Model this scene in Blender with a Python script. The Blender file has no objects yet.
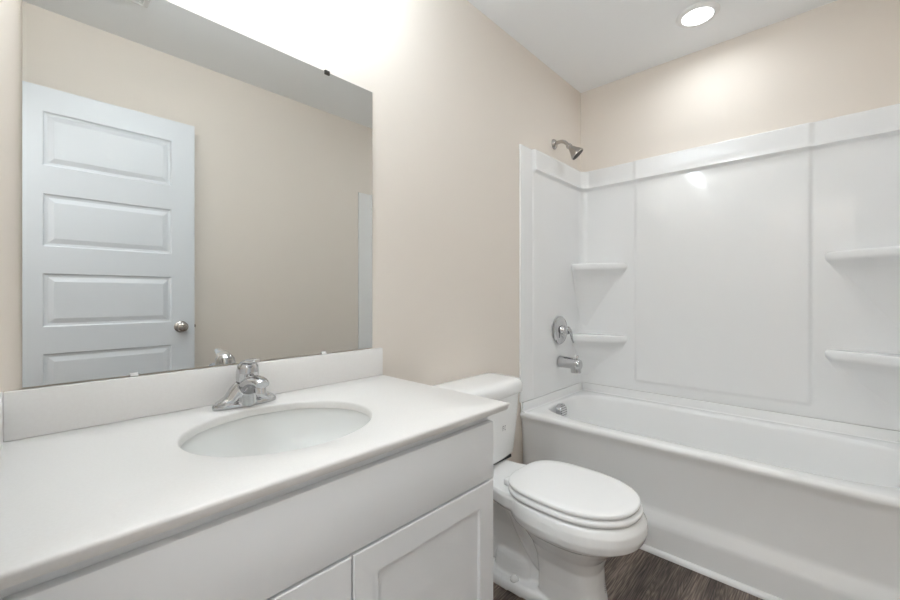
import bpy, bmesh, math, random
from mathutils import Vector, Matrix

PI = math.pi
SC = bpy.context.scene
COL = SC.collection

# ------------------------------------------------------------------ camera
cam_d = bpy.data.cameras.new('camera')
cam = bpy.data.objects.new('camera', cam_d)
COL.objects.link(cam)
cam_d.sensor_width = 36.0
cam_d.lens = 402.04 * 36.0 / 900.0
cam_d.shift_y = -(300.0 - 295.2) / 900.0
cam_d.clip_start = 0.01
cam.location = (0.0463, -1.2068, 1.0873)
cam.rotation_euler = (PI / 2, 0, math.radians(43.24 - 90.0))
SC.camera = cam

# ------------------------------------------------------------------ world, colour management
w = bpy.data.worlds.new('world')
SC.world = w
w.use_nodes = True
w.node_tree.nodes['Background'].inputs[0].default_value = (1.0, 0.98, 0.95, 1)
w.node_tree.nodes['Background'].inputs[1].default_value = 0.6
SC.view_settings.view_transform = 'Standard'
SC.view_settings.look = 'None'
SC.view_settings.gamma = 1.0
SC.view_settings.use_curve_mapping = False
SC.view_settings.exposure = 0.85
SC.cycles.max_bounces = 24
SC.cycles.diffuse_bounces = 16
SC.cycles.glossy_bounces = 8

VANITY_LAMP = 24.5      # emission strength of each glass shade
DOWNLIGHT_W = 1.3     # watts of the recessed lamp over the tub
LENS_EMIT = 3.0
HALL_W = 12.5          # watts of the fill light added in the hall outside the open door

# ------------------------------------------------------------------ measures (metres)
X2 = 2.609      # wall behind the tub
YF = -1.504     # wall opposite the mirror
HC = 2.44       # ceiling
TX = 1.8635     # tub front

# ------------------------------------------------------------------ materials
def mat(name, col, rough=0.5, metal=0.0, spec=0.5, coat=0.0, coat_r=0.05):
    m = bpy.data.materials.new(name)
    m.use_nodes = True
    b = m.node_tree.nodes['Principled BSDF']
    b.inputs['Base Color'].default_value = (*col, 1)
    b.inputs['Roughness'].default_value = rough
    b.inputs['Metallic'].default_value = metal
    b.inputs['Specular IOR Level'].default_value = spec
    b.inputs['Coat Weight'].default_value = coat
    b.inputs['Coat Roughness'].default_value = coat_r
    return m

def add_bump(m, scale, strength, dist=0.001, detail=2.0):
    nt = m.node_tree
    b = nt.nodes['Principled BSDF']
    tc = nt.nodes.new('ShaderNodeTexCoord')
    n = nt.nodes.new('ShaderNodeTexNoise')
    n.inputs['Scale'].default_value = scale
    n.inputs['Detail'].default_value = detail
    bp = nt.nodes.new('ShaderNodeBump')
    bp.inputs['Strength'].default_value = strength
    bp.inputs['Distance'].default_value = dist
    nt.links.new(tc.outputs['Object'], n.inputs['Vector'])
    nt.links.new(n.outputs['Fac'], bp.inputs['Height'])
    nt.links.new(bp.outputs['Normal'], b.inputs['Normal'])

def speckle(m, c1, c2, scale):
    nt = m.node_tree
    b = nt.nodes['Principled BSDF']
    tc = nt.nodes.new('ShaderNodeTexCoord')
    n = nt.nodes.new('ShaderNodeTexNoise')
    n.inputs['Scale'].default_value = scale
    n.inputs['Detail'].default_value = 6
    r = nt.nodes.new('ShaderNodeValToRGB')
    r.color_ramp.elements[0].position = 0.35
    r.color_ramp.elements[1].position = 0.65
    r.color_ramp.elements[0].color = (*c1, 1)
    r.color_ramp.elements[1].color = (*c2, 1)
    nt.links.new(tc.outputs['Object'], n.inputs['Vector'])
    nt.links.new(n.outputs['Fac'], r.inputs['Fac'])
    nt.links.new(r.outputs['Color'], b.inputs['Base Color'])

M = {}
M['paint'] = mat('beige_wall_paint', (0.775, 0.717, 0.655), 0.6, spec=0.3)
add_bump(M['paint'], 260, 0.10, 0.0006)
M['ceiling'] = mat('ceiling_paint', (0.875, 0.89, 0.905), 0.8, spec=0.2)
add_bump(M['ceiling'], 200, 0.12, 0.0008)
M['trim'] = mat('trim_paint', (0.82, 0.82, 0.82), 0.35)
M['door'] = mat('daylit_door_paint', (0.69, 0.72, 0.76), 0.35)  # white door; the cool tint of daylight is put into its colour
M['cabinet'] = mat('cabinet_paint', (0.82, 0.835, 0.85), 0.38)
M['top'] = mat('countertop_marble', (0.80, 0.79, 0.77), 0.32)
speckle(M['top'], (0.715, 0.700, 0.682), (0.735, 0.721, 0.705), 220)
M['splash'] = mat('backsplash_marble', (0.74, 0.72, 0.70), 0.32)
speckle(M['splash'], (0.79, 0.775, 0.762), (0.805, 0.792, 0.78), 160)
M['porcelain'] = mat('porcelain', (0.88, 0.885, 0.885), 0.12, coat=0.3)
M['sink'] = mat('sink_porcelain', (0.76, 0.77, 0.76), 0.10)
M['seat'] = mat('seat_plastic', (0.89, 0.89, 0.89), 0.22)
M['acrylic'] = mat('tub_acrylic', (0.84, 0.845, 0.85), 0.12, coat=0.2)
M['enamel'] = mat('tub_enamel', (0.84, 0.845, 0.845), 0.16)
M['chrome'] = mat('chrome', (0.58, 0.58, 0.59), 0.06, metal=1.0)
M['nickel'] = mat('satin_nickel', (0.50, 0.47, 0.44), 0.24, metal=1.0)
M['dark'] = mat('dark_gap', (0.03, 0.03, 0.03), 0.7)
M['clip'] = mat('dark_metal_clip', (0.05, 0.045, 0.04), 0.4, metal=0.6)
M['clear_clip'] = mat('clear_plastic_clip', (0.8, 0.8, 0.8), 0.2)
M['silver'] = mat('mirror_silver', (0.72, 0.725, 0.71), 0.0, metal=1.0)
M['glass_edge'] = mat('mirror_edge', (0.18, 0.19, 0.18), 0.2)
M['ink'] = mat('grey_print', (0.22, 0.22, 0.23), 0.5)
M['plastic'] = mat('vent_plastic', (0.74, 0.74, 0.73), 0.5)

def emit_mat(name, col, strength):
    m = mat(name, (0.9, 0.9, 0.9), 0.4)
    b = m.node_tree.nodes['Principled BSDF']
    b.inputs['Emission Color'].default_value = (*col, 1)
    b.inputs['Emission Strength'].default_value = strength
    return m
M['lens'] = emit_mat('downlight_lens', (0.97, 0.99, 1.0), LENS_EMIT)
M['shade'] = emit_mat('frosted_glass_shade', (0.85, 0.94, 1.0), VANITY_LAMP)

def perforated():
    m = mat('perforated_chrome', (0.72, 0.72, 0.73), 0.12, metal=1.0)
    nt = m.node_tree
    b = nt.nodes['Principled BSDF']
    tc = nt.nodes.new('ShaderNodeTexCoord')
    v = nt.nodes.new('ShaderNodeTexVoronoi')
    v.voronoi_dimensions = '2D'
    sp = nt.nodes.new('ShaderNodeSeparateXYZ')
    cb = nt.nodes.new('ShaderNodeCombineXYZ')
    nt.links.new(tc.outputs['Object'], sp.inputs[0])
    nt.links.new(sp.outputs['X'], cb.inputs[0])
    nt.links.new(sp.outputs['Z'], cb.inputs[1])
    v.inputs['Scale'].default_value = 85
    v.inputs['Randomness'].default_value = 0.0
    r = nt.nodes.new('ShaderNodeValToRGB')
    r.color_ramp.elements[0].position = 0.26
    r.color_ramp.elements[1].position = 0.34
    r.color_ramp.elements[0].color = (0.03, 0.03, 0.03, 1)
    r.color_ramp.elements[1].color = (0.72, 0.72, 0.73, 1)
    nt.links.new(cb.outputs[0], v.inputs['Vector'])
    nt.links.new(v.outputs['Distance'], r.inputs['Fac'])
    nt.links.new(r.outputs['Color'], b.inputs['Base Color'])
    return m
M['perforated'] = perforated()

def floor_mat():
    m = mat('vinyl_plank_floor', (0.1, 0.08, 0.07), 0.42)
    nt = m.node_tree
    L = nt.links.new
    b = nt.nodes['Principled BSDF']
    tc = nt.nodes.new('ShaderNodeTexCoord')
    # planks run along x: 1.2 m long, 0.18 m wide
    br = nt.nodes.new('ShaderNodeTexBrick')
    br.offset = 0.37
    br.inputs['Scale'].default_value = 1.0
    br.inputs['Brick Width'].default_value = 1.22
    br.inputs['Row Height'].default_value = 0.18
    br.inputs['Mortar Size'].default_value = 0.0012
    br.inputs['Mortar Smooth'].default_value = 0.3
    br.inputs['Color1'].default_value = (0.25, 0.25, 0.25, 1)
    br.inputs['Color2'].default_value = (0.75, 0.75, 0.75, 1)
    br.inputs['Mortar'].default_value = (0.0, 0.0, 0.0, 1)
    L(tc.outputs['Object'], br.inputs['Vector'])
    # each plank shifts the grain
    sep = nt.nodes.new('ShaderNodeSeparateXYZ')
    L(tc.outputs['Object'], sep.inputs[0])
    off = nt.nodes.new('ShaderNodeMath'); off.operation = 'MULTIPLY_ADD'
    off.inputs[1].default_value = 7.0
    L(br.outputs['Color'], off.inputs[0]); L(sep.outputs['Z'], off.inputs[2])
    comb = nt.nodes.new('ShaderNodeCombineXYZ')
    L(sep.outputs['X'], comb.inputs[0]); L(sep.outputs['Y'], comb.inputs[1]); L(off.outputs[0], comb.inputs[2])
    mp = nt.nodes.new('ShaderNodeMapping')
    mp.inputs['Scale'].default_value = (1.5, 15.0, 1.0)
    L(comb.outputs[0], mp.inputs['Vector'])
    n1 = nt.nodes.new('ShaderNodeTexNoise')      # cathedral grain: contour lines of a stretched noise
    n1.inputs['Scale'].default_value = 1.3
    n1.inputs['Detail'].default_value = 2.0
    n1.inputs['Distortion'].default_value = 0.25
    L(mp.outputs[0], n1.inputs['Vector'])
    sn = nt.nodes.new('ShaderNodeMath'); sn.operation = 'MULTIPLY'; sn.inputs[1].default_value = 95.0
    L(n1.outputs['Fac'], sn.inputs[0])
    si = nt.nodes.new('ShaderNodeMath'); si.operation = 'SINE'
    L(sn.outputs[0], si.inputs[0])
    mp2 = nt.nodes.new('ShaderNodeMapping')
    mp2.inputs['Scale'].default_value = (6.0, 160.0, 1.0)
    L(comb.outputs[0], mp2.inputs['Vector'])
    n2 = nt.nodes.new('ShaderNodeTexNoise')      # fine pores
    n2.inputs['Scale'].default_value = 1.6
    n2.inputs['Detail'].default_value = 5.0
    L(mp2.outputs[0], n2.inputs['Vector'])
    n3 = nt.nodes.new('ShaderNodeTexNoise')      # broad tone
    n3.inputs['Scale'].default_value = 1.0
    n3.inputs['Detail'].default_value = 3.0
    L(mp.outputs[0], n3.inputs['Vector'])
    a = nt.nodes.new('ShaderNodeMath'); a.operation = 'MULTIPLY_ADD'; a.inputs[1].default_value = 0.10
    L(si.outputs[0], a.inputs[0]); L(n3.outputs['Fac'], a.inputs[2])
    a2 = nt.nodes.new('ShaderNodeMath'); a2.operation = 'MULTIPLY_ADD'; a2.inputs[1].default_value = 1.3
    L(n2.outputs['Fac'], a2.inputs[0]); L(a.outputs[0], a2.inputs[2])
    a3 = nt.nodes.new('ShaderNodeMath'); a3.operation = 'MULTIPLY_ADD'; a3.inputs[1].default_value = 0.12
    L(br.outputs['Color'], a3.inputs[0]); L(a2.outputs[0], a3.inputs[2])
    r = nt.nodes.new('ShaderNodeValToRGB')
    e = r.color_ramp.elements
    e[0].position = 0.62; e[0].color = (0.042, 0.030, 0.024, 1)
    e[1].position = 1.35; e[1].color = (0.27, 0.22, 0.185, 1)
    e.new(0.95).color = (0.118, 0.092, 0.078, 1)
    mr = nt.nodes.new('ShaderNodeMapRange')
    mr.inputs['From Min'].default_value = 0.80; mr.inputs['From Max'].default_value = 1.68
    L(a3.outputs[0], mr.inputs['Value'])
    e[0].position = 0.08; e[1].position = 0.45; e[2].position = 0.95
    e[0].color = (0.026, 0.0175, 0.013, 1); e[1].color = (0.104, 0.076, 0.061, 1); e[2].color = (0.31, 0.245, 0.205, 1)
    L(mr.outputs[0], r.inputs['Fac'])
    mx = nt.nodes.new('ShaderNodeMix'); mx.data_type = 'RGBA'
    mx.inputs[7].default_value = (0.02, 0.016, 0.013, 1)
    L(br.outputs['Fac'], mx.inputs[0]); L(r.outputs['Color'], mx.inputs[6])
    L(mx.outputs[2], b.inputs['Base Color'])
    bp = nt.nodes.new('ShaderNodeBump'); bp.inputs['Strength'].default_value = 0.15; bp.inputs['Distance'].default_value = 0.001
    L(a2.outputs[0], bp.inputs['Height']); L(bp.outputs[0], b.inputs['Normal'])
    return m
M['floor'] = floor_mat()

# ------------------------------------------------------------------ helpers
def link_mesh(name, bm, m, parent=None, smooth=True, angle=None, mods=None):
    me = bpy.data.meshes.new(name)
    bmesh.ops.recalc_face_normals(bm, faces=bm.faces)
    if smooth:
        for f in bm.faces:
            f.smooth = True
        if angle is not None:
            for e in bm.edges:
                if len(e.link_faces) == 2 and e.calc_face_angle(0) > math.radians(angle):
                    e.smooth = False
    bm.to_mesh(me)
    bm.free()
    for x in (m if isinstance(m, (list, tuple)) else [m]):
        me.materials.append(x)
    o = bpy.data.objects.new(name, me)
    COL.objects.link(o)
    if parent is not None:
        o.parent = parent
        o.matrix_parent_inverse = Matrix.Translation(-parent.location)   # every thing stands unrotated
    return o

def thing(name, label, cat, loc, group=None):
    o = bpy.data.objects.new(name, None)
    COL.objects.link(o)
    o.location = loc
    o.empty_display_size = 0.05
    tag(o, label, cat, group)
    return o

def tag(o, label, cat, group=None):
    o['label'] = label
    o['category'] = cat
    if group:
        o['group'] = group

def struct(o, label=None):
    o['kind'] = 'structure'
    if label:
        o['label'] = label
    return o

def bm_box(x0, x1, y0, y1, z0, z1, bevel=0.0, seg=2):
    bm = bmesh.new()
    vs = [bm.verts.new((x, y, z)) for x in (x0, x1) for y in (y0, y1) for z in (z0, z1)]
    for f in ((0, 1, 3, 2), (4, 6, 7, 5), (0, 4, 5, 1), (2, 3, 7, 6), (0, 2, 6, 4), (1, 5, 7, 3)):
        bm.faces.new([vs[i] for i in f])
    if bevel > 0:
        bmesh.ops.bevel(bm, geom=bm.edges[:] + bm.verts[:], offset=bevel, segments=seg, profile=0.5, affect='EDGES')
    return bm

def box(name, m, x0, x1, y0, y1, z0, z1, parent=None, bevel=0.0, seg=2):
    return link_mesh(name, bm_box(x0, x1, y0, y1, z0, z1, bevel, seg), m, parent, smooth=bevel > 0, angle=40)

def bm_loft(rings, cap0=True, cap1=True, closed=True, bm=None):
    """rings: lists of equal-length 3D points"""
    bm = bm or bmesh.new()
    vr = [[bm.verts.new(p) for p in r] for r in rings]
    n = len(rings[0])
    for a, b in zip(vr[:-1], vr[1:]):
        for i in range(n if closed else n - 1):
            j = (i + 1) % n
            bm.faces.new((a[i], a[j], b[j], b[i]))
    if cap0:
        bm.faces.new(vr[0][::-1])
    if cap1:
        bm.faces.new(vr[-1])
    return bm

def lathe(prof, axis_o, axis_d, n=40, bm=None, caps=True):
    """prof: list of (radius, distance along the axis)"""
    d = Vector(axis_d).normalized()
    up = Vector((0, 0, 1)) if abs(d.z) < 0.9 else Vector((1, 0, 0))
    a = d.cross(up).normalized()
    b = d.cross(a).normalized()
    o = Vector(axis_o)
    rings = []
    for r, t in prof:
        r = max(r, 1e-5)
        rings.append([o + d * t + a * (r * math.cos(2 * PI * i / n)) + b * (r * math.sin(2 * PI * i / n)) for i in range(n)])
    return bm_loft(rings, caps, caps, bm=bm)

def catmull(pts, k=8):
    P = [Vector(p) for p in pts]
    P = [P[0] * 2 - P[1]] + P + [P[-1] * 2 - P[-2]]
    out = []
    for i in range(1, len(P) - 2):
        for j in range(k):
            t = j / k
            a, b, c, d = P[i - 1], P[i], P[i + 1], P[i + 2]
            out.append(0.5 * ((2 * b) + (c - a) * t + (2 * a - 5 * b + 4 * c - d) * t * t + (3 * b - a - 3 * c + d) * t ** 3))
    out.append(P[-2])
    return out

def tube(pts, radii, n=20, k=8, flat=None, bm=None):
    """smooth tube; radii per control point (a number or (side, up)); ends capped"""
    R = [Vector((r, r, 0)) if isinstance(r, (int, float)) else Vector((r[0], r[1], 0)) for r in radii]
    C = catmull(pts, k)
    RR = catmull(R, k)
    rings = []
    side = None
    for i, c in enumerate(C):
        t = (C[min(i + 1, len(C) - 1)] - C[max(i - 1, 0)]).normalized()
        if side is None:
            ref = Vector(flat) if flat else (Vector((0, 0, 1)) if abs(t.z) < 0.9 else Vector((1, 0, 0)))
            side = t.cross(ref).normalized()
        side = (side - t * side.dot(t)).normalized()
        up = side.cross(t).normalized()
        rings.append([c + side * (RR[i].x * math.cos(2 * PI * j / n)) + up * (RR[i].y * math.sin(2 * PI * j / n)) for j in range(n)])
    return bm_loft(rings, bm=bm)

def superellipse(cx, cy, a, b, n, N, z, rot=0.0):
    out = []
    for i in range(N):
        t = 2 * PI * i / N + rot
        c, s = math.cos(t), math.sin(t)
        out.append(Vector((cx + a * math.copysign(abs(c) ** (2 / n), c), cy + b * math.copysign(abs(s) ** (2 / n), s), z)))
    return out

def fused(bms, voxel, smooth_iter=6, factor=0.5):
    """union of closed shapes into one continuous skin"""
    big = bmesh.new()
    for b in bms:
        bmesh.ops.recalc_face_normals(b, faces=b.faces)
        me = bpy.data.meshes.new('tmp')
        b.to_mesh(me)
        b.free()
        big.from_mesh(me)
        bpy.data.meshes.remove(me)
    me = bpy.data.meshes.new('tmp')
    big.to_mesh(me)
    big.free()
    o = bpy.data.objects.new('tmp', me)
    COL.objects.link(o)
    r = o.modifiers.new('r', 'REMESH')
    r.mode = 'VOXEL'
    r.voxel_size = voxel
    s = o.modifiers.new('s', 'SMOOTH')
    s.iterations = smooth_iter
    s.factor = factor
    dg = bpy.context.evaluated_depsgraph_get()
    ev = o.evaluated_get(dg)
    m2 = bpy.data.meshes.new_from_object(ev)
    out = bmesh.new()
    out.from_mesh(m2)
    bpy.data.objects.remove(o)
    bpy.data.meshes.remove(me)
    bpy.data.meshes.remove(m2)
    return out

def sstep(a, b, x):
    if a == b:
        return 1.0 if x >= a else 0.0
    t = max(0.0, min(1.0, (x - a) / (b - a)))
    return t * t * (3 - 2 * t)

# ================================================================== THE ROOM
T = 0.12
struct(box('floor', M['floor'], -1.4, X2 + T, YF - T, T, -0.05, 0.0), 'dark grey-brown wood-look plank floor')
struct(box('ceiling', M['ceiling'], -1.4, X2 + T, YF - T, T, HC, HC + 0.08), 'flat white ceiling')
struct(box('wall_back', M['paint'], -T, X2 + T, 0, T, 0, HC), 'beige wall behind mirror and toilet')
struct(box('wall_right', M['paint'], X2, X2 + T, YF, 0, 0, HC), 'beige wall above the long side of the tub')
struct(box('wall_front', M['paint'], -T, X2 + T, YF - T, YF, 0, HC), 'beige wall seen in the mirror behind the door')

# left wall with the doorway the picture is taken from
DY0, DY1, DZ = -1.425, -0.695, 2.045
bm = bmesh.new()
prof = [(YF, 0), (DY0, 0), (DY0, DZ), (DY1, DZ), (DY1, 0), (0, 0), (0, HC), (YF, HC)]
bm_loft([[(-T, y, z) for y, z in prof], [(0, y, z) for y, z in prof]], bm=bm)
struct(link_mesh('wall_left', bm, M['paint'], smooth=False), 'beige wall with the doorway at the end of the vanity')
# hall beyond the doorway
struct(box('wall_hall', M['paint'], -1.4, -1.28, YF, 0, 0, HC))
struct(box('wall_hall_end', M['paint'], -1.4, -T, YF - T, YF, 0, HC))
struct(box('wall_hall_side', M['paint'], -1.4, -T, 0, T, 0, HC))
hl = bpy.data.lights.new('hall_fill', 'AREA')  # unseen light, added to fill the room through the doorway
hl.energy = HALL_W
hl.shape = 'RECTANGLE'; hl.size = 0.8; hl.size_y = 0.9
hl.color = (0.87, 0.945, 1.0)
ho = bpy.data.objects.new('hall_fill', hl)
COL.objects.link(ho)
ho.location = (-0.75, -1.0, HC - 0.03)

# door jamb and casing round the opening
def frame_strip(name, x0, x1, wid, inset):
    o = [(DY0 - wid, 0), (DY0 - wid, DZ + wid), (DY1 + wid, DZ + wid), (DY1 + wid, 0),
         (DY1 - inset, 0), (DY1 - inset, DZ - inset), (DY0 + inset, DZ - inset), (DY0 + inset, 0)]
    b = bm_loft([[(x0, y, z) for y, z in o], [(x1, y, z) for y, z in o]])
    return struct(link_mesh(name, b, M['trim'], smooth=False))
frame_strip('trim_1', -T - 0.001, 0.0005, -0.0005, 0.012)['label'] = 'white door jamb lining the doorway'
frame_strip('trim_2', 0.0, 0.014, 0.055, -0.004)['label'] = 'white door casing round the doorway'

# baseboards
struct(box('baseboard_back', M['trim'], 0.935, 1.84, -0.013, 0, 0, 0.085, bevel=0.003))
struct(box('baseboard_front', M['trim'], 0.02, 1.83, YF, YF + 0.013, 0, 0.085, bevel=0.003))
# white strip along the foot of the tub
bm = bmesh.new()
pr = [(TX + 0.012, 0.0)] + [(TX + 0.012 - 0.016 * math.cos(a), 0.019 * math.sin(a)) for a in [i * PI / 2 / 6 for i in range(7)]]
bm_loft([[(x, -0.004, z) for x, z in pr], [(x, YF + 0.004, z) for x, z in pr]], bm=bm)
struct(link_mesh('trim_3', bm, M['trim'], angle=50), 'thin white quarter-round strip along the foot of the tub')

# ------------------------------------------------------------------ the open door, folded back beside the front wall
def panel_door():
    W0, W1 = 0.0, 0.709
    yf, yb = -1.400, -1.435
    z0, z1 = 0.012, 2.036
    px0, px1 = 0.109, 0.601
    zs = [(1.679, 1.925), (1.310, 1.551), (0.942, 1.187), (0.572, 0.819), (0.205, 0.449)]
    bm = bmesh.new()
    # face facing the mirror as a height field of nested rectangles; holes in a face sheet
    def ring(y, x0, x1, a, b):
        return [bm.verts.new(p) for p in ((x0, y, a), (x1, y, a), (x1, y, b), (x0, y, b))]
    def bridge(r, s):
        for i in range(4):
            j = (i + 1) % 4
            bm.faces.new((r[i], r[j], s[j], s[i]))
    for y, sgn in ((yf, -1), (yb, 1)):
        # grid of the sheet
        xs = [W0, px0, px1, W1]
        zz = [z0]
        for a, b in zs[::-1]:
            zz += [a, b]
        zz.append(z1)
        g = [[bm.verts.new((x, y, z)) for x in xs] for z in zz]
        for i in range(len(zz) - 1):
            for k in range(3):
                if k == 1 and i % 2 == 1:
                    q = [g[i][1], g[i][2], g[i + 1][2], g[i + 1][1]]
                    a, b = zz[i], zz[i + 1]
                    r1 = ring(y + sgn * 0.007, px0 + 0.006, px1 - 0.006, a + 0.006, b - 0.006)
                    r2 = ring(y + sgn * 0.0085, px0 + 0.016, px1 - 0.016, a + 0.016, b - 0.016)
                    r3 = ring(y + sgn * 0.0015, px0 + 0.038, px1 - 0.038, a + 0.038, b - 0.038)
                    bridge(q, r1); bridge(r1, r2); bridge(r2, r3)
                    bm.faces.new(r3)
                else:
                    bm.faces.new((g[i][k], g[i][k + 1], g[i + 1][k + 1], g[i + 1][k]))
        if y == yf:
            ga = g
    n = len(zz)
    for i in range(n - 1):
        bm.faces.new((ga[i][0], ga[i + 1][0], g[i + 1][0], g[i][0]))
        bm.faces.new((ga[i][3], g[i][3], g[i + 1][3], ga[i + 1][3]))
    for k in range(3):
        bm.faces.new((ga[0][k], g[0][k], g[0][k + 1], ga[0][k + 1]))
        bm.faces.new((ga[-1][k], ga[-1][k + 1], g[-1][k + 1], g[-1][k]))
    return link_mesh('door_1', bm, M['door'], smooth=False)
door = struct(panel_door(), 'white five-panel door standing open against the wall, seen in the mirror')
kx, kz = 0.643, 0.915
for y, s in ((-1.400, 1), (-1.435, -1)):
    link_mesh('door_knob', lathe([(0.0, 0), (0.032, 0), (0.032, 0.004), (0.028, 0.008), (0.013, 0.011), (0.011, 0.022), (0.014, 0.027),
                                  (0.024, 0.033), (0.027, 0.042), (0.025, 0.050), (0.017, 0.056), (0.0, 0.058)], (kx, y, kz), (0, s, 0), 32),
              M['nickel'], door, angle=50)
link_mesh('latch', bm_box(0.7085, 0.7175, -1.424, -1.411, kz - 0.008, kz + 0.008, 0.002), M['nickel'], door)
for hz in (0.22, 1.02, 1.82):
    link_mesh('hinge', lathe([(0, 0), (0.0055, 0), (0.0055, 0.09), (0, 0.09)], (-0.004, -1.394, hz), (0, 0, 1), 14), M['nickel'], door, angle=50)

# ================================================================== MIRROR
mir = thing('wall_mirror', 'large frameless rectangular mirror clipped to the wall above the vanity', 'mirror', (0.48, -0.003, 0.898))
bm = bm_box(0.046, 0.913, -0.006, -0.0008, 0.898, 1.821)
for f in bm.faces:
    f.material_index = 0 if f.normal.y < -0.9 else 1
me = link_mesh('mirror_glass', bm, [M['silver'], M['glass_edge']], mir, smooth=False)
for p in me.data.polygons:
    p.material_index = 0 if p.center.y < -0.0055 else 1
for x in (0.228, 0.733):
    link_mesh('mirror_clip', bm_box(x - 0.009, x + 0.009, -0.0095, 0, 1.812, 1.826, 0.0015), M['clip'], mir)
for x in (0.228, 0.720):
    link_mesh('mirror_clip', bm_box(x - 0.008, x + 0.008, -0.0095, 0, 0.8945, 0.9035, 0.0015), M['clear_clip'], mir)

# ================================================================== VANITY CABINET
cab = thing('vanity_cabinet', 'white vanity cabinet with plain false drawer front over two shaker doors', 'cabinet', (0.46, -0.28, 0))
def cabinet_body():
    # open-topped carcass: side profile with a toe kick outside, a cavity inside
    p = [(-0.004, 0.0), (-0.468, 0.0), (-0.468, 0.10), (-0.538, 0.10), (-0.538, 0.7755), (-0.004, 0.7755)]
    bm = bmesh.new()
    A = [bm.verts.new((0.003, y, z)) for y, z in p]
    B = [bm.verts.new((0.910, y, z)) for y, z in p]
    bm.faces.new(A); bm.faces.new(B[::-1])
    for i in range(5):
        if i != 4:
            bm.faces.new((A[i], B[i], B[i + 1], A[i + 1]))
    bm.faces.new((A[5], B[5], B[0], A[0]))
    top_o = [A[4], B[4], B[5], A[5]]
    q = ((0.021, -0.520), (0.892, -0.520), (0.892, -0.012), (0.021, -0.012))
    ti = [bm.verts.new((x, y, 0.7755)) for x, y in q]
    bi = [bm.verts.new((x, y, 0.118)) for x, y in q]
    for i in range(4):
        j = (i + 1) % 4
        bm.faces.new((top_o[i], top_o[j], ti[j], ti[i]))
        bm.faces.new((ti[i], ti[j], bi[j], bi[i]))
    bm.faces.new(bi)
    return bm
link_mesh('cabinet_body', cabinet_body(), M['cabinet'], cab, smooth=False)
link_mesh('drawer_front', bm_box(0.030, 0.906, -0.558, -0.5385, 0.604, 0.752, 0.002), M['cabinet'], cab, angle=40)
def shaker(x0, x1, z0, z1, st=0.056):
    bm = bmesh.new()
    yf, yb, yp = -0.558, -0.5385, -0.550
    def ring(y, i, e=0.0):
        return [bm.verts.new(q) for q in ((x0 + i, y, z0 + i), (x1 - i, y, z0 + i), (x1 - i, y, z1 - i), (x0 + i, y, z1 - i))]
    rs = [ring(yb, 0), ring(yf + 0.002, 0), ring(yf, 0.002), ring(yf, st), ring(yf + 0.001, st + 0.001), ring(yp, st + 0.002)]
    for a, b in zip(rs[:-1], rs[1:]):
        for i in range(4):
            j = (i + 1) % 4
            bm.faces.new((a[i], a[j], b[j], b[i]))
    bm.faces.new(rs[0][::-1]); bm.faces.new(rs[-1])
    return bm
link_mesh('door', shaker(0.030, 0.4685, 0.112, 0.598), M['cabinet'], cab, smooth=False)
link_mesh('door', shaker(0.4725, 0.906, 0.112, 0.598), M['cabinet'], cab, smooth=False)

# ================================================================== COUNTERTOP with oval cut-out
SX, SY, SA, SB = 0.458, -0.302, 0.203, 0.176
top = thing('vanity_countertop', 'off-white vanity countertop slab with matching backsplash and oval sink cut-out', 'countertop', (0.48, -0.29, 0.776))
def slab():
    N = 96
    x0, x1, y0, y1 = 0.001, 0.955, -0.578, -0.001
    zt, zb = 0.796, 0.7762
    def rect_ring(ins, z, r):
        # points on the rectangle at the same angles as the oval, corners snapped
        out = []
        for i in range(N):
            t = 2 * PI * i / N
            dx, dy = SA * math.cos(t), SB * math.sin(t)
            k = 1e9
            if dx > 1e-9: k = min(k, (x1 - ins - SX) / dx)
            if dx < -1e-9: k = min(k, (x0 + ins - SX) / dx)
            if dy > 1e-9: k = min(k, (y1 - ins - SY) / dy)
            if dy < -1e-9: k = min(k, (y0 + ins - SY) / dy)
            out.append(Vector((SX + dx * k, SY + dy * k, z)))
        for cx, cy in ((x0 + ins, y0 + ins), (x1 - ins, y0 + ins), (x1 - ins, y1 - ins), (x0 + ins, y1 - ins)):
            j = min(range(N), key=lambda q: (out[q].x - cx) ** 2 + (out[q].y - cy) ** 2)
            out[j] = Vector((cx, cy, z))
        return out
    def oval(e, z):
        return [Vector((SX + (SA + e) * math.cos(2 * PI * i / N), SY + (SB + e) * math.sin(2 * PI * i / N), z)) for i in range(N)]
    rings = [oval(0.0, zb), oval(0.0, zt - 0.005), oval(0.0015, zt - 0.0015), oval(0.005, zt),
             rect_ring(0.006, zt, 0), rect_ring(0.002, zt - 0.002, 0), rect_ring(0.0005, zt - 0.006, 0), rect_ring(0.007, zb, 0)]
    bm = bm_loft(rings, False, False)
    bm.verts.ensure_lookup_table()
    vs = bm.verts[:]
    for i in range(N):
        j = (i + 1) % N
        bm.faces.new((vs[7 * N + i], vs[7 * N + j], vs[j], vs[i]))
    return bm
link_mesh('counter_slab', slab(), M['top'], top, angle=55)
link_mesh('backsplash', bm_box(0.0203, 0.950, -0.020, -0.0005, 0.7962, 0.894, 0.002), M['splash'], top, angle=40)
link_mesh('side_splash', bm_box(0.0008, 0.020, -0.560, -0.0005, 0.7962, 0.894, 0.002), M['splash'], top, angle=40)

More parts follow.
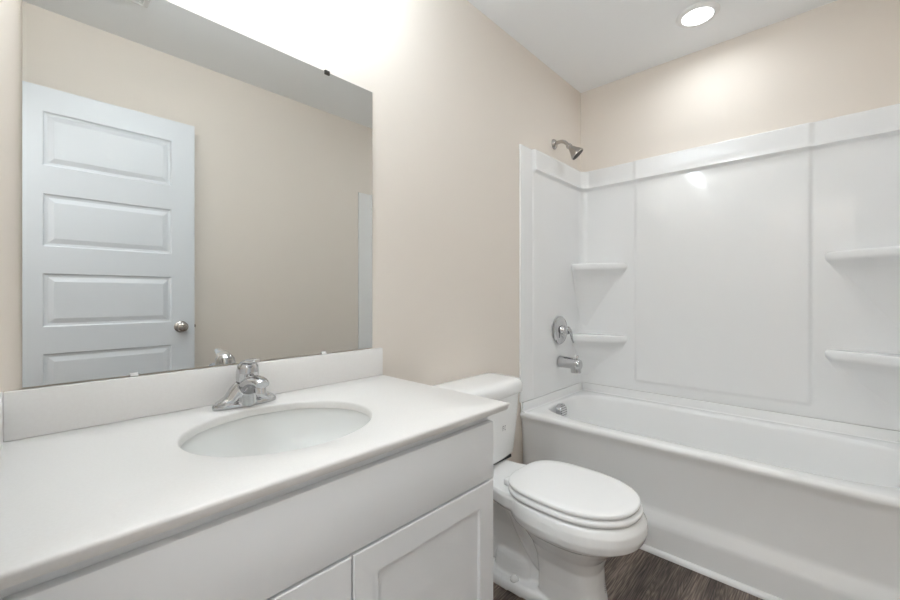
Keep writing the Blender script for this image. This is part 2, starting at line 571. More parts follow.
# ================================================================== SINK
sink = thing('undermount_sink', 'white oval undermount basin set under the vanity countertop', 'sink', (SX, SY, 0.63))
def basin():
    N = 72
    out = []
    def o(a, b, z):
        return [Vector((SX + a * math.cos(2 * PI * i / N), SY + b * math.sin(2 * PI * i / N), z)) for i in range(N)]
    prof = [(1.06, 0.775), (1.015, 0.7755), (1.0, 0.772), (0.985, 0.755), (0.95, 0.73), (0.88, 0.70), (0.76, 0.672), (0.6, 0.652), (0.42, 0.640), (0.22, 0.634), (0.12, 0.632)]
    inn = [o(SA * k + 0.004, SB * k + 0.004, z) for k, z in prof]
    outer = [o(SA * k + 0.012, SB * k + 0.012, z - 0.012) for k, z in prof[:0:-1]]
    return bm_loft(outer + inn[::1] if False else inn[::-1] + [o(SA * 1.06 + 0.012, SB * 1.06 + 0.012, 0.768)] + outer[::-1])
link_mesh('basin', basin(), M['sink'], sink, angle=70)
link_mesh('drain', lathe([(0.0, 0), (0.030, 0), (0.031, 0.003), (0.024, 0.005), (0.022, 0.003), (0.020, 0.009), (0.0, 0.011)], (SX, SY, 0.632), (0, 0, 1), 28), M['chrome'], sink, angle=50)
link_mesh('overflow_hole', lathe([(0, 0), (0.009, 0), (0.009, 0.002), (0, 0.002)], (SX, SY - SB * 0.90, 0.712), (0, 0.75, 0.6), 20), M['dark'], sink, angle=50)

# ================================================================== FAUCET
FX, FY, FZ = 0.453, -0.078, 0.7965
fau = thing('sink_faucet', 'chrome single-lever faucet standing behind the oval sink', 'faucet', (FX, FY, FZ))
def faucet_body():
    parts = []
    for s in (-1, 1):      # base plate whose ends sweep up to the middle
        parts.append(tube([(FX + s * 0.070, FY, FZ + 0.010), (FX + s * 0.055, FY, FZ + 0.015), (FX + s * 0.040, FY, FZ + 0.020), (FX + s * 0.020, FY - 0.001, FZ + 0.040), (FX, FY - 0.002, FZ + 0.055)],
                          [(0.014, 0.008), (0.023, 0.011), (0.025, 0.016), (0.026, 0.020), (0.022, 0.020)], n=20))
    pl = [superellipse(FX, FY, 0.080 - e, 0.027 - e, 2.3, 48, z) for e, z in ((0, FZ), (0, FZ + 0.007), (0.002, FZ + 0.011), (0.006, FZ + 0.013))]
    parts.append(bm_loft(pl))
    parts.append(lathe([(0, 0.002), (0.029, 0.002), (0.027, 0.03), (0.026, 0.058), (0, 0.059)], (FX, FY - 0.004, FZ), (0, -0.06, 1), 28))
    parts.append(tube([(FX, FY + 0.004, FZ + 0.036), (FX, FY - 0.028, FZ + 0.056), (FX, FY - 0.062, FZ + 0.070), (FX, FY - 0.094, FZ + 0.073), (FX, FY - 0.112, FZ + 0.069)],
                      [(0.026, 0.026), (0.025, 0.022), (0.023, 0.017), (0.020, 0.013), (0.017, 0.010)], n=22))
    return fused(parts, 0.0016, 8)
fbody = link_mesh('faucet_body', faucet_body(), M['chrome'], fau)
link_mesh('aerator', lathe([(0, 0), (0.0115, 0), (0.0125, 0.003), (0.0125, 0.016), (0.010, 0.018), (0, 0.018)], (FX, FY - 0.098, FZ + 0.062), (0, -0.12, -1), 24), M['chrome'], fbody, angle=40)
def lever():
    dome = lathe([(0, 0), (0.0265, 0), (0.0275, 0.008), (0.0275, 0.026), (0.025, 0.040), (0.018, 0.050), (0.008, 0.055), (0.0, 0.056)], (FX, FY - 0.010, FZ + 0.066), (0, -0.16, 1), 28)
    arm = tube([(FX, FY - 0.008, FZ + 0.108), (FX, FY - 0.036, FZ + 0.119), (FX, FY - 0.058, FZ + 0.121), (FX, FY - 0.078, FZ + 0.125)],
               [(0.020, 0.012), (0.018, 0.008), (0.014, 0.006), (0.010, 0.005)], n=18)
    return fused([dome, arm], 0.0013, 5)
link_mesh('lever_handle', lever(), M['chrome'], fau)
link_mesh('collar', lathe([(0, 0), (0.0245, 0), (0.0245, 0.011), (0, 0.011)], (FX, FY - 0.006, FZ + 0.0565), (0, -0.10, 1), 28), M['dark'], fau, angle=40)
link_mesh('lift_rod', lathe([(0, 0), (0.003, 0), (0.003, 0.035), (0.006, 0.038), (0.006, 0.044), (0, 0.046)], (FX, FY + 0.032, FZ), (0, 0, 1), 14), M['chrome'], fau, angle=40)

# ================================================================== TOILET
TCX = 1.379
toi = thing('toilet', 'white two-piece toilet with closed elongated lid between vanity and tub', 'toilet', (TCX, -0.42, 0))
def egg(u0, front, back, hw, z, nf=2.15, nb=2.6, N=64, dx=0.0):
    """outline seen from above, u = distance from the wall behind the toilet"""
    out = []
    for i in range(N):
        t = 2 * PI * i / N
        c, s = math.cos(t), math.sin(t)
        if s >= 0:
            u = u0 + (front - u0) * abs(s) ** (2 / nf); ww = hw * math.copysign(abs(c) ** (2 / nf), c)
        else:
            u = u0 - (u0 - back) * abs(s) ** (2 / nb); ww = hw * math.copysign(abs(c) ** (2 / nb), c)
        out.append(Vector((TCX + dx + ww, -u, z)))
    return out

def toilet_bowl():
    P = []
    # bowl and front pedestal
    P.append(bm_loft([
        egg(0.56, 0.668, 0.445, 0.084, 0.000, 2.8, 6), egg(0.56, 0.666, 0.445, 0.083, 0.03, 2.8, 6),
        egg(0.56, 0.655, 0.445, 0.079, 0.10, 2.7, 6), egg(0.56, 0.652, 0.435, 0.080, 0.16, 2.6, 5),
        egg(0.56, 0.664, 0.405, 0.098, 0.205, 2.5, 3), egg(0.56, 0.695, 0.375, 0.126, 0.243, 2.4, 2.6),
        egg(0.56, 0.728, 0.355, 0.150, 0.274, 2.25, 2.6), egg(0.56, 0.766, 0.340, 0.174, 0.292, 2.2, 2.6), egg(0.56, 0.784, 0.335, 0.182, 0.304, 2.2, 2.6),
        egg(0.56, 0.791, 0.330, 0.186, 0.326, 2.2, 2.6), egg(0.56, 0.788, 0.328, 0.183, 0.352, 2.2, 2.6), egg(0.56, 0.776, 0.325, 0.178, 0.369, 2.2, 2.6),
        egg(0.56, 0.770, 0.325, 0.174, 0.374, 2.2, 2.6)]))
    # shelf that carries the tank
    def deck(z, e):
        pts = [(-0.105 + e, 0.035 + e), (0.105 - e, 0.035 + e), (0.118 - e, 0.24), (0.150 - e, 0.36), (0.150 - e, 0.47), (-0.150 + e, 0.47), (-0.150 + e, 0.36), (-0.118 + e, 0.24)]
        return [Vector((TCX + a, -u, z)) for a, u in pts]
    P.append(bm_loft([deck(0.315, 0.012), deck(0.330, 0.0), deck(0.364, 0.0), deck(0.374, 0.007)]))
    # foot plate on the floor
    def foot(z, e):
        return egg(0.31, 0.650 - e, 0.165 + e, 0.112 - e, z, 1.9, 3.0)
    P.append(bm_loft([foot(0.0, 0), foot(0.018, 0), foot(0.030, 0.004), foot(0.036, 0.014)]))
    # bulge of the outlet over the foot
    P.append(bm_loft([superellipse(TCX, -0.325, a, b, 3.2, 40, z) for a, b, z in ((0.078, 0.086, 0.02), (0.074, 0.083, 0.080), (0.069, 0.078, 0.096), (0.056, 0.066, 0.105))]))
    # trapway that rises behind the bowl and falls to the outlet
    P.append(tube([(TCX, -0.52, 0.10), (TCX, -0.44, 0.12), (TCX, -0.375, 0.19), (TCX, -0.325, 0.265), (TCX, -0.265, 0.285), (TCX, -0.215, 0.235), (TCX, -0.205, 0.15), (TCX, -0.235, 0.05)],
                  [(0.050, 0.06), (0.054, 0.055), (0.058, 0.050), (0.060, 0.046), (0.060, 0.046), (0.058, 0.046), (0.056, 0.048), (0.056, 0.05)], n=24))
    # web under the shelf
    P.append(bm_loft([superellipse(TCX, -0.30, a, b, 4, 32, z) for a, b, z in ((0.045, 0.16, 0.02), (0.045, 0.17, 0.20), (0.06, 0.2, 0.34))]))
    return fused(P, 0.004, 3)
link_mesh('bowl', toilet_bowl(), M['porcelain'], toi)

def slab_egg(z0, z1, f, b, hw, r=0.006, u0=0.56, nb=3.2, crown=0.0):
    h = z1 - z0
    rings = [egg(u0, f - r, b + r, hw - r, z0, nb=nb), egg(u0, f - r * 0.3, b + r * 0.3, hw - r * 0.3, z0 + r * 0.3, nb=nb), egg(u0, f, b, hw, z0 + r, nb=nb),
             egg(u0, f, b, hw, z1 - r, nb=nb), egg(u0, f - r * 0.3, b + r * 0.3, hw - r * 0.3, z1 - r * 0.3, nb=nb), egg(u0, f - r, b + r, hw - r, z1, nb=nb)]
    for k in (0.85, 0.6, 0.3, 0.05):
        rings.append([Vector((TCX + (p.x - TCX) * k, -(u0 - (u0 + p.y) * k), z1 + crown * (1 - k * k))) for p in rings[5]])
    return bm_loft(rings)
link_mesh('seat', slab_egg(0.3785, 0.3965, 0.777, 0.335, 0.176, 0.007), M['seat'], toi)
lid = link_mesh('lid', slab_egg(0.4005, 0.4165, 0.769, 0.333, 0.170, 0.006, crown=0.002), M['seat'], toi)
for s in (-1, 1):
    link_mesh('bumper', bm_box(TCX + s * 0.1 - 0.012, TCX + s * 0.1 + 0.012, -0.52, -0.50, 0.396, 0.401), M['seat'], lid, smooth=False)
    link_mesh('seat_hinge', bm_box(TCX + s * 0.075 - 0.017, TCX + s * 0.075 + 0.017, -0.345, -0.316, 0.3735, 0.398, 0.006, 3), M['seat'], toi)
    link_mesh('bolt_cap', lathe([(0, 0), (0.016, 0), (0.0155, 0.008), (0.012, 0.014), (0.006, 0.018), (0, 0.019)], (TCX + s * 0.086, -0.362, 0.033), (0, 0, 1), 24), M['porcelain'], toi)

def rrect(x0, x1, u0, u1, r, z, N=8, bow=0.0):
    """rounded rectangle; the front side (large u) bows outward"""
    out = []
    for cx, cu, a0 in ((x1 - r, u1 - r, 0), (x0 + r, u1 - r, 90), (x0 + r, u0 + r, 180), (x1 - r, u0 + r, 270)):
        for i in range(N + 1):
            a = math.radians(a0 + 90 * i / N)
            out.append([cx + r * math.cos(a), cu + r * math.sin(a)])
    res = []
    # subdivide the front for the bow
    m = (x0 + x1) / 2
    hw = (x1 - x0) / 2
    pts = []
    for i, p in enumerate(out):
        pts.append(p)
        if i == N:
            q = out[i + 1]
            for k in range(1, 12):
                pts.append([p[0] + (q[0] - p[0]) * k / 12, p[1] + (q[1] - p[1]) * k / 12])
    for x, u in pts:
        b = bow * (1 - ((x - m) / hw) ** 2) if u > (u0 + u1) / 2 else 0
        res.append(Vector((x, -(u + b), z)))
    return res
def tank():
    R = []
    for z, hw, u1 in ((0.383, 0.170, 0.178), (0.387, 0.180, 0.188), (0.396, 0.186, 0.193), (0.50, 0.197, 0.200), (0.657, 0.210, 0.208)):
        R.append(rrect(TCX - hw, TCX + hw, 0.014, u1 - 0.012, 0.032, z, bow=0.022))
    return bm_loft(R)
link_mesh('tank', tank(), M['porcelain'], toi, angle=60)
def tank_lid():
    R = []
    for z, e in ((0.6575, 0.004), (0.660, 0.0), (0.695, -0.001), (0.707, 0.004), (0.714, 0.012), (0.7185, 0.024), (0.7205, 0.045), (0.7212, 0.075)):
        R.append(rrect(TCX - 0.221 + e, TCX + 0.221 - e, 0.010 + e * 0.7, 0.208 - e, max(0.034 - e * 0.3, 0.010), z, bow=0.022))
    return bm_loft(R)
link_mesh('tank_lid', tank_lid(), M['porcelain'], toi, angle=60)
link_mesh('tank_gap_shade', bm_box(TCX - 0.15, TCX + 0.15, -0.185, -0.03, 0.3725, 0.384), M['dark'], toi, smooth=False)  # dark block painting the shadow gap between tank and bowl
def flush():
    a = lathe([(0, 0), (0.014, 0), (0.014, 0.008), (0.009, 0.012), (0, 0.013)], (TCX - 0.150, -0.207, 0.610), (0, -1, 0), 20)
    b = tube([(TCX - 0.152, -0.222, 0.610), (TCX - 0.125, -0.226, 0.608), (TCX - 0.085, -0.228, 0.602)], [(0.006, 0.006), (0.006, 0.005), (0.008, 0.005)], n=12)
    return fused([a, b], 0.0016, 3)
link_mesh('flush_lever', flush(), M['chrome'], toi)
# two small grey printed marks on the tank, and the upright stamp low on the pedestal
def mark(name, polys, origin, ax, ay, parent):
    bm = bmesh.new()
    o, ax, ay = Vector(origin), Vector(ax), Vector(ay)
    n = ax.cross(ay).normalized() * 0.0005
    for pl in polys:
        lo = [bm.verts.new(o + ax * a + ay * b) for a, b in pl]
        hi = [bm.verts.new(o + ax * a + ay * b + n) for a, b in pl]
        bm.faces.new(hi); bm.faces.new(lo[::-1])
        for i in range(len(pl)):
            j = (i + 1) % len(pl)
            bm.faces.new((lo[i], lo[j], hi[j], hi[i]))
    return link_mesh(name, bm, M['ink'], parent, smooth=False)
def bar(x0, x1, y0, y1):
    return [(x0, y0), (x1, y0), (x1, y1), (x0, y1)]
LOGO_AT = (1.4265, -0.2196, 0.531)
mark('logo', [bar(-0.010, -0.0075, -0.010, 0.010), bar(-0.0075, -0.002, 0.0065, 0.010), bar(-0.0075, -0.003, -0.002, 0.001),
              bar(0.004, 0.0065, -0.010, 0.010), bar(0.0065, 0.011, 0.0065, 0.010), bar(0.0065, 0.010, -0.010, -0.0065)],
     LOGO_AT, (1, 0, 0), (0, 0, 1), toi)

# short upright line of print low on the pedestal
bars = []
for k, (a, b) in enumerate(((0.0, 0.006), (0.0, 0.004), (0.001, 0.006), (0.0, 0.006), (0.002, 0.006))):
    bars.append(bar(-0.007 + a * 0.8, -0.007 + b * 0.8, -0.016 + k * 0.0065, -0.0125 + k * 0.0065))
for k, (a, b) in enumerate(((0.0, 0.005), (0.001, 0.006), (0.0, 0.006), (0.0, 0.004))):
    bars.append(bar(0.001 + a * 0.8, 0.001 + b * 0.8, -0.014 + k * 0.0065, -0.0105 + k * 0.0065))
mark('stamp', bars, (1.399, -0.6570, 0.098), (1, 0.14, 0), (0, 0.06, 1), toi)

# ================================================================== BATHTUB
tub = thing('bathtub', 'white alcove bathtub with plain apron below the surround panels', 'bathtub', (2.23, -0.752, 0))
def tub_shell():
    N = 160
    x0, x1, y0, y1 = TX + 0.011, X2 - 0.004, YF + 0.004, -0.004
    cx, cy = 2.242, -0.752
    RZ = 0.462
    def rect(z, fx=0.0, rest=0.0):
        """outline of the tub; fx pushes the apron in, rest pulls the three wall sides in"""
        X0, X1, Y0, Y1 = x0 + fx, x1 - rest, y0 + rest, y1 - rest
        out = []
        for i in range(N):
            t = 2 * PI * i / N
            dx, dy = 0.29 * math.cos(t), 0.70 * math.sin(t)
            # spread the samples like the inner superellipse does
            c, s = math.copysign(abs(math.cos(t)) ** 0.45, math.cos(t)), math.copysign(abs(math.sin(t)) ** 0.45, math.sin(t))
            dx, dy = 0.29 * c, 0.70 * s
            k = 1e9
            if dx > 1e-9: k = min(k, (X1 - cx) / dx)
            if dx < -1e-9: k = min(k, (X0 - cx) / dx)
            if dy > 1e-9: k = min(k, (Y1 - cy) / dy)
            if dy < -1e-9: k = min(k, (Y0 - cy) / dy)
            out.append(Vector((cx + dx * k, cy + dy * k, z)))
        for qx, qy in ((X0, Y0), (X1, Y0), (X1, Y1), (X0, Y1)):
            j = min(range(N), key=lambda q: (out[q].x - qx) ** 2 + (out[q].y - qy) ** 2)
            out[j] = Vector((qx, qy, z))
        return out
    def flange(r):
        # the wall sides stand up as a flange, the front stays at deck height
        return r
    def inner(a, b, z, n=4.6, sx=0.0, sy=0.0):
        return superellipse(cx + sx, cy + sy, a, b, n, N, z)
    R = [rect(0.0, 0.002), rect(0.105, 0.002), rect(0.130, 0.004), rect(0.160, 0.026), rect(0.185, 0.030), rect(0.400, 0.016), rect(0.425, 0.008), rect(0.436, 0.002),
         rect(0.446, 0.0), rect(0.455, 0.003), rect(0.4605, 0.009), rect(RZ, 0.018, 0.006)]
    R += [inner(0.302, 0.706, RZ), inner(0.296, 0.700, RZ - 0.002), inner(0.290, 0.694, RZ - 0.008), inner(0.286, 0.690, RZ - 0.02),
          inner(0.276, 0.672, 0.36, 4.4, 0, 0.006), inner(0.262, 0.642, 0.25, 4.2, 0, 0.018), inner(0.246, 0.610, 0.16, 4.0, 0, 0.030),
          inner(0.225, 0.580, 0.115, 3.6, 0, 0.036), inner(0.19, 0.53, 0.098, 3.4, 0, 0.036), inner(0.10, 0.30, 0.094, 3, 0, 0.036), inner(0.01, 0.03, 0.093, 2, 0, 0.036)]
    return bm_loft(R, True, True)
link_mesh('tub_shell', tub_shell(), M['enamel'], tub, angle=50)
def tub_flange():
    # upstand on three sides: profile swept along the walls with mitred corners
    prof = [(0.004, 0.440), (0.004, 0.509), (0.014, 0.509), (0.0165, 0.505), (0.0185, 0.474), (0.020, 0.467), (0.024, 0.4635), (0.030, 0.4605), (0.030, 0.440)]
    rings = []
    for (bx, by, sx, sy) in ((TX + 0.019, 0, 0, -1), (X2, 0, -1, -1), (X2, YF, -1, 1), (TX + 0.019, YF, 0, 1)):
        rings.append([Vector((bx + sx * o, by + sy * o, z)) for o, z in prof])
    return bm_loft(rings)
link_mesh('tile_flange', tub_flange(), M['enamel'], tub, angle=35)
OV = Vector((2.150, -0.085, 0.428))
OD = Vector((0, -1, 0.18)).normalized()
ov = link_mesh('overflow_plate', lathe([(0, 0), (0.037, 0), (0.039, 0.004), (0.039, 0.024), (0.037, 0.029), (0.034, 0.030)], OV, OD, 36), M['chrome'], tub, angle=40)
link_mesh('overflow_grid', lathe([(0, 0), (0.034, 0), (0.032, 0.003), (0.0, 0.004)], OV + OD * 0.0295, OD, 36), M['perforated'], ov, angle=40)
link_mesh('drain', lathe([(0, 0), (0.035, 0), (0.035, 0.003), (0.026, 0.006), (0.0, 0.008)], (2.242, -0.26, 0.096), (0, 0, 1), 28), M['chrome'], tub, angle=40)

# ================================================================== TUB SURROUND
sur = thing('tub_surround', 'glossy white three-wall tub surround with header band and corner shelves', 'tub surround', (2.23, -0.752, 0.512))
SZ0, SZ1, HZ = 0.512, 1.898, 1.778
B0 = 0.009         # base thickness off the wall
def wave(a, b):
    return 0.00045 * (math.sin(a * 21 + 1.3 * math.sin(b * 9)) + math.sin(b * 17 + 2 + 1.1 * math.sin(a * 13)))
def bead(z):
    return 0.006 * math.exp(-((z - HZ - 0.006) / 0.008) ** 2)
def h_side(a, z):
    """a = distance from the front edge of a side panel"""
    past = sstep(0.112, 0.126, a)
    head = sstep(HZ - 0.012, HZ + 0.008, z) + bead(z) / 0.014
    return 0.002 + past * (0.004 + 0.014 * head) + wave(a, z) * 0.8
def h_back(b, z):
    """b = distance from the middle of the back panel (absolute)"""
    up = sstep(0.560, 0.582, z)
    cen = 1 - sstep(0.384, 0.412, b)
    grv = math.exp(-((b - 0.398) / 0.010) ** 2) * up
    head = sstep(HZ - 0.012, HZ + 0.008, z)
    hd = head + bead(z) / 0.014
    return 0.006 + 0.010 * cen * max(up * (1 - head * 0.0), head) - 0.003 * grv * (1 - head) + 0.014 * hd
def dense(lo, hi, base, spots):
    out = set()
    n = max(1, int(round((hi - lo) / base)))
    for i in range(n + 1):
        out.add(round(lo + (hi - lo) * i / n, 5))
    for s0, s1, st in spots:
        k = int(round((s1 - s0) / st))
        for i in range(k + 1):
            v = s0 + (s1 - s0) * i / k
            if lo < v < hi:
                out.add(round(v, 5))
    v = sorted(out)
    res = [v[0]]
    for q in v[1:]:
        if q - res[-1] > 0.0012:
            res.append(q)
    res[-1] = hi
    return res
ZS = dense(SZ0, SZ1, 0.022, [(0.555, 0.59, 0.003), (HZ - 0.016, HZ + 0.012, 0.002), (1.70, 1.76, 0.008), (SZ1 - 0.006, SZ1, 0.002)])
RC = 0.045         # corner fillet
E = 0.0006
FXS = 1.871        # front edge of the side panels
XS = dense(FXS, X2 - RC - 0.012, 0.022, [(FXS + 0.105, FXS + 0.24, 0.004)])
def build_side(name, ywall, s, x_front):
    k = (XS[-1] - x_front) / (XS[-1] - FXS)
    bm = bmesh.new()
    grid = []
    def col(points, wallp):
        c = [bm.verts.new((wallp[0], wallp[1], SZ0))] + [bm.verts.new(p) for p in points] + [bm.verts.new((wallp[0], wallp[1], SZ1))]
        grid.append(c)
    def hh(h, z):
        d = SZ1 - z
        if d < 0.006:
            h -= 0.006 - math.sqrt(max(0, 0.006 ** 2 - (0.006 - d) ** 2))
        return h
    for x in XS:
        xx = XS[-1] - (XS[-1] - x) * k
        col([(xx, ywall + s * hh(B0 + h_side(x - FXS, z), z), z) for z in ZS], (xx, ywall + s * E))
    for i in range(1, 10):
        ang = math.radians(45 * i / 9)
        pts = []
        for z in ZS:
            hs = hh(B0 + h_side(XS[-1] - FXS, z), z)
            hb = hh(B0 + h_back(0.7, z), z)
            cxx, cyy = X2 - hb - RC, hs + RC
            pts.append((cxx + RC * math.sin(ang), ywall + s * (cyy - RC * math.cos(ang)), z))
        wx = XS[-1] + (X2 - E - XS[-1]) * i / 9
        col(pts, (wx, ywall + s * E))
    for c, d in zip(grid[:-1], grid[1:]):
        for i in range(len(c) - 1):
            bm.faces.new((c[i], d[i], d[i + 1], c[i + 1]))
    bm.faces.new(grid[0])
    return link_mesh(name, bm, M['acrylic'], sur, angle=60)
build_side('side_panel', 0.0, -1, FXS)
build_side('side_panel', YF, 1, 1.858)
def build_back():
    bm = bmesh.new()
    grid = []
    mid = YF / 2
    half = -YF / 2
    def hh(h, z):
        d = SZ1 - z
        if d < 0.006:
            h -= 0.006 - math.sqrt(max(0, 0.006 ** 2 - (0.006 - d) ** 2))
        return h
    def col(points, wy):
        grid.append([bm.verts.new((X2 - E, wy, SZ0))] + [bm.verts.new(p) for p in points] + [bm.verts.new((X2 - E, wy, SZ1))])
    def fil(ywall, s, i):
        ang = math.radians(45 + 45 * i / 9)
        pts = []
        for z in ZS:
            hs = hh(B0 + h_side(XS[-1] - FXS, z), z)
            hb = hh(B0 + h_back(0.7, z), z)
            pts.append((X2 - hb - RC + RC * math.sin(ang), ywall + s * (hs + RC - RC * math.cos(ang)), z))
        return pts
    for i in range(0, 9):
        col(fil(0.0, -1, i), -E - 0.07 * i / 9)
    ys = dense(-half + 0.09, half - 0.09, 0.022, [(0.38, 0.42, 0.003), (-0.42, -0.38, 0.003)])
    for q in ys[::-1]:
        y = mid + q
        col([(X2 - hh(B0 + h_back(abs(q), z) + wave(q, z), z), y, z) for z in ZS], y)
    for i in range(8, -1, -1):
        col(fil(YF, 1, i), YF + E + 0.07 * i / 9)
    for c, d in zip(grid[:-1], grid[1:]):
        for i in range(len(c) - 1):
            bm.faces.new((c[i], d[i], d[i + 1], c[i + 1]))
    return link_mesh('back_panel', bm, M['acrylic'], sur, angle=60)
build_back()

def corner_shelf(zt, ywall, s, depth):
    """zt top of the shelf; a moulded ledge that narrows downward into the corner"""
    ax, by = 0.150, 0.292
    cx, cy = X2 - 0.016, ywall + s * 0.016
    def outline(k, z, bw=0.028):
        a, b = ax * k, by * k
        pts = [(0, 0), (a, 0)]
        # front edge: rounded ends, slightly bowed
        n = 18
        for i in range(n + 1):
            t = i / n
            x = a * (1 - t)
            y = b * t
            bow = bw * k * math.sin(PI * t) ** 0.45
            L = math.hypot(a, b)
            pts.append((x + bow * b / L, y + bow * a / L))
        return [Vector((cx - u, cy + s * v, z)) for u, v in pts]
    R = [outline(0.92, zt), outline(0.965, zt - 0.001), outline(0.99, zt - 0.005), outline(1.0, zt - 0.012), outline(1.0, zt - 0.030),
         outline(0.99, zt - 0.038), outline(0.97, zt - 0.046, 0.022), outline(0.94, zt - 0.058, 0.008), outline(0.91, zt - 0.074, -0.006), outline(0.88, zt - 0.088, -0.02)]
    for i in range(1, 8):
        t = i / 7
        R.append(outline(0.85 * (1 - t) + 0.03, zt - 0.088 - depth * t, -0.02 - 0.02 * t))
    return link_mesh('corner_shelf', bm_loft(R), M['acrylic'], sur, angle=60)
for zt, dp in ((1.288, 0.36), (0.838, 0.22)):
    corner_shelf(zt, 0.0, -1, dp)
    corner_shelf(zt, YF, 1, dp)

# ================================================================== TUB AND SHOWER FITTINGS
VX = 2.282
val = thing('shower_valve', 'chrome round shower valve trim with lever on the side panel above the tub spout', 'shower valve', (VX, -0.022, 0.875))
link_mesh('escutcheon', lathe([(0, 0), (0.084, 0), (0.085, 0.003), (0.080, 0.008), (0.066, 0.011), (0.058, 0.015), (0.030, 0.018), (0.0, 0.018)], (VX, -0.021, 0.875), (0, -1, 0), 48), M['chrome'], val, angle=50)
hub = link_mesh('valve_hub', lathe([(0, 0), (0.030, 0), (0.028, 0.010), (0.022, 0.016), (0.022, 0.026), (0.026, 0.029), (0.026, 0.038), (0.020, 0.043), (0, 0.044)], (VX, -0.036, 0.878), (0, -1, 0), 32), M['chrome'], val, angle=50)
link_mesh('valve_lever', tube([(VX, -0.072, 0.888), (VX + 0.006, -0.084, 0.872), (VX + 0.014, -0.089, 0.846), (VX + 0.020, -0.090, 0.822), (VX + 0.024, -0.098, 0.803)],
                              [(0.020, 0.016), (0.015, 0.011), (0.011, 0.008), (0.010, 0.006), (0.010, 0.005)], n=16), M['chrome'], hub)

spo = thing('tub_spout', 'chrome tub spout with diverter knob on the side panel below the shower valve', 'tub spout', (VX, -0.022, 0.685))
def spout():
    R = []
    for u, r, dz in ((0.018, 0.034, 0), (0.020, 0.036, 0), (0.05, 0.035, 0), (0.09, 0.034, -0.001), (0.12, 0.034, -0.003), (0.14, 0.033, -0.006), (0.152, 0.029, -0.008), (0.156, 0.020, -0.010)):
        R.append([Vector((VX + r * 0.92 * math.cos(t), -u, 0.686 + dz + r * math.sin(t))) for t in [2 * PI * i / 32 for i in range(32)]])
    body = bm_loft(R)
    lip = bm_loft([superellipse(VX, -0.124, 0.028, 0.029, 2.6, 28, z) for z in (0.630, 0.640, 0.68)])
    return fused([body, lip], 0.0022, 4)
sbody = link_mesh('spout_body', spout(), M['chrome'], spo)
link_mesh('diverter_knob', lathe([(0, 0), (0.0045, 0), (0.0045, 0.010), (0.0095, 0.013), (0.0095, 0.020), (0.006, 0.024), (0, 0.025)], (VX, -0.132, 0.708), (0, 0, 1), 18), M['chrome'], spo, angle=50)
link_mesh('spout_opening', lathe([(0, 0), (0.017, 0), (0.017, 0.002), (0, 0.002)], (VX, -0.124, 0.6285), (0, 0, 1), 20), M['dark'], sbody, angle=50)

HX = 2.245
sh = thing('showerhead', 'small satin nickel shower head on a bent arm above the surround', 'shower head', (HX, 0, 1.998))
link_mesh('wall_flange', lathe([(0, 0), (0.031, 0), (0.031, 0.003), (0.024, 0.012), (0.014, 0.017), (0, 0.018)], (HX, -0.0005, 1.998), (0, -1, 0), 32), M['nickel'], sh, angle=50)
link_mesh('shower_arm', tube([(HX, -0.004, 1.998), (HX, -0.030, 2.003), (HX, -0.058, 2.000), (HX, -0.080, 1.985), (HX, -0.098, 1.964)], [0.0105] * 5, n=16), M['nickel'], sh)
hd = Vector((0.30, -0.60, -0.74)).normalized()
ho_ = Vector((HX, -0.091, 1.972))
spray = link_mesh('spray_head', lathe([(0, 0), (0.014, 0), (0.017, 0.006), (0.017, 0.016), (0.014, 0.021), (0.016, 0.027), (0.027, 0.052), (0.038, 0.072), (0.041, 0.080), (0.0395, 0.085), (0.038, 0.0855)], ho_, hd, 36), M['nickel'], sh, angle=40)
link_mesh('spray_face', lathe([(0, 0), (0.038, 0), (0.036, 0.0025), (0, 0.003)], ho_ + hd * 0.0845, hd, 36), M['clip'], spray, angle=40)

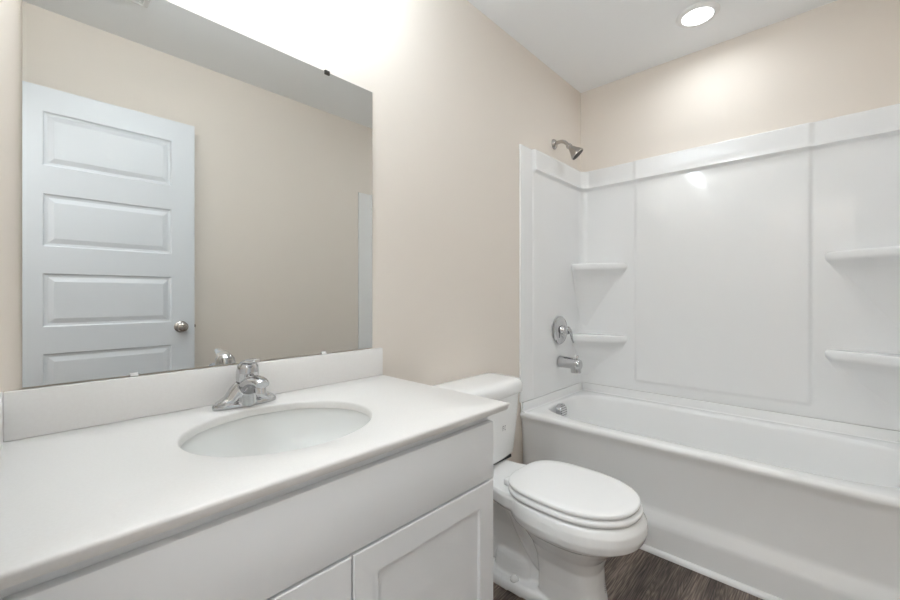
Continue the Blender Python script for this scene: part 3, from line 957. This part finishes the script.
# ================================================================== LAMPS AND VENT
LX, LY = 2.277, -0.748
dl = thing('recessed_downlight', 'round white recessed ceiling light over the bathtub', 'ceiling light', (LX, LY, HC))
link_mesh('trim_ring', lathe([(0.066, 0.0005), (0.092, 0.0005), (0.092, 0.003), (0.088, 0.007), (0.074, 0.011), (0.066, 0.010), (0.066, 0.0005)], (LX, LY, HC), (0, 0, -1), 56, caps=False), M['trim'], dl, angle=40)
link_mesh('lens', lathe([(0, 0.001), (0.0655, 0.001), (0.0655, 0.008), (0.05, 0.0095), (0, 0.0105)], (LX, LY, HC), (0, 0, -1), 48), M['lens'], dl, angle=60)
ld = bpy.data.lights.new('downlight_lamp', 'AREA')
ld.shape = 'DISK'; ld.size = 0.12; ld.energy = DOWNLIGHT_W; ld.color = (0.90, 0.96, 1.0); ld.spread = math.radians(170)
lo = bpy.data.objects.new('downlight_lamp', ld)
COL.objects.link(lo)
lo.location = (LX, LY, HC - 0.0125)

vl = thing('vanity_light', 'three-shade bath light bar fixed to the wall above the mirror', 'wall light', (0.48, -0.01, 2.33))
link_mesh('backplate', bm_box(0.20, 0.76, -0.022, -0.0005, 2.315, 2.395, 0.006, 3), M['nickel'], vl, angle=40)
for x in (0.26, 0.48, 0.70):
    a = link_mesh('lamp_arm', tube([(x, -0.018, 2.355), (x, -0.11, 2.363), (x, -0.227, 2.366), (x, -0.235, 2.343)], [0.008, 0.008, 0.009, 0.012], n=14), M['nickel'], vl)
    link_mesh('lamp_shade', lathe([(0, 0), (0.024, 0), (0.034, 0.012), (0.043, 0.045), (0.050, 0.085), (0.056, 0.118), (0.053, 0.1185), (0.0, 0.112)], (x, -0.235, 2.346), (0, 0, -1), 32), M['shade'], a)

vent = thing('exhaust_fan', 'square white exhaust fan grille on the ceiling near the door', 'exhaust fan', (0.323, -1.005, HC))
gf = link_mesh('grille_frame', (lambda: bm_loft([[Vector((0.323 + sx * r, -1.005 + sy * r, z)) for sx, sy in ((-1, -1), (1, -1), (1, 1), (-1, 1))]
          for r, z in ((0.125, HC - 0.0005), (0.125, HC - 0.006), (0.118, HC - 0.014), (0.105, HC - 0.016), (0.100, HC - 0.012), (0.100, HC - 0.0005))], False, False))(), M['plastic'], vent, smooth=False)
link_mesh('grille_back', bm_box(0.2235, 0.4225, -1.1045, -0.9055, HC - 0.004, HC - 0.001), M['dark'], vent, smooth=False)
for i in range(11):
    y = -1.095 + i * 0.018
    link_mesh('slat', bm_box(0.224, 0.422, y - 0.0055, y + 0.0055, HC - 0.013, HC - 0.0045), M['plastic'], gf, smooth=False)
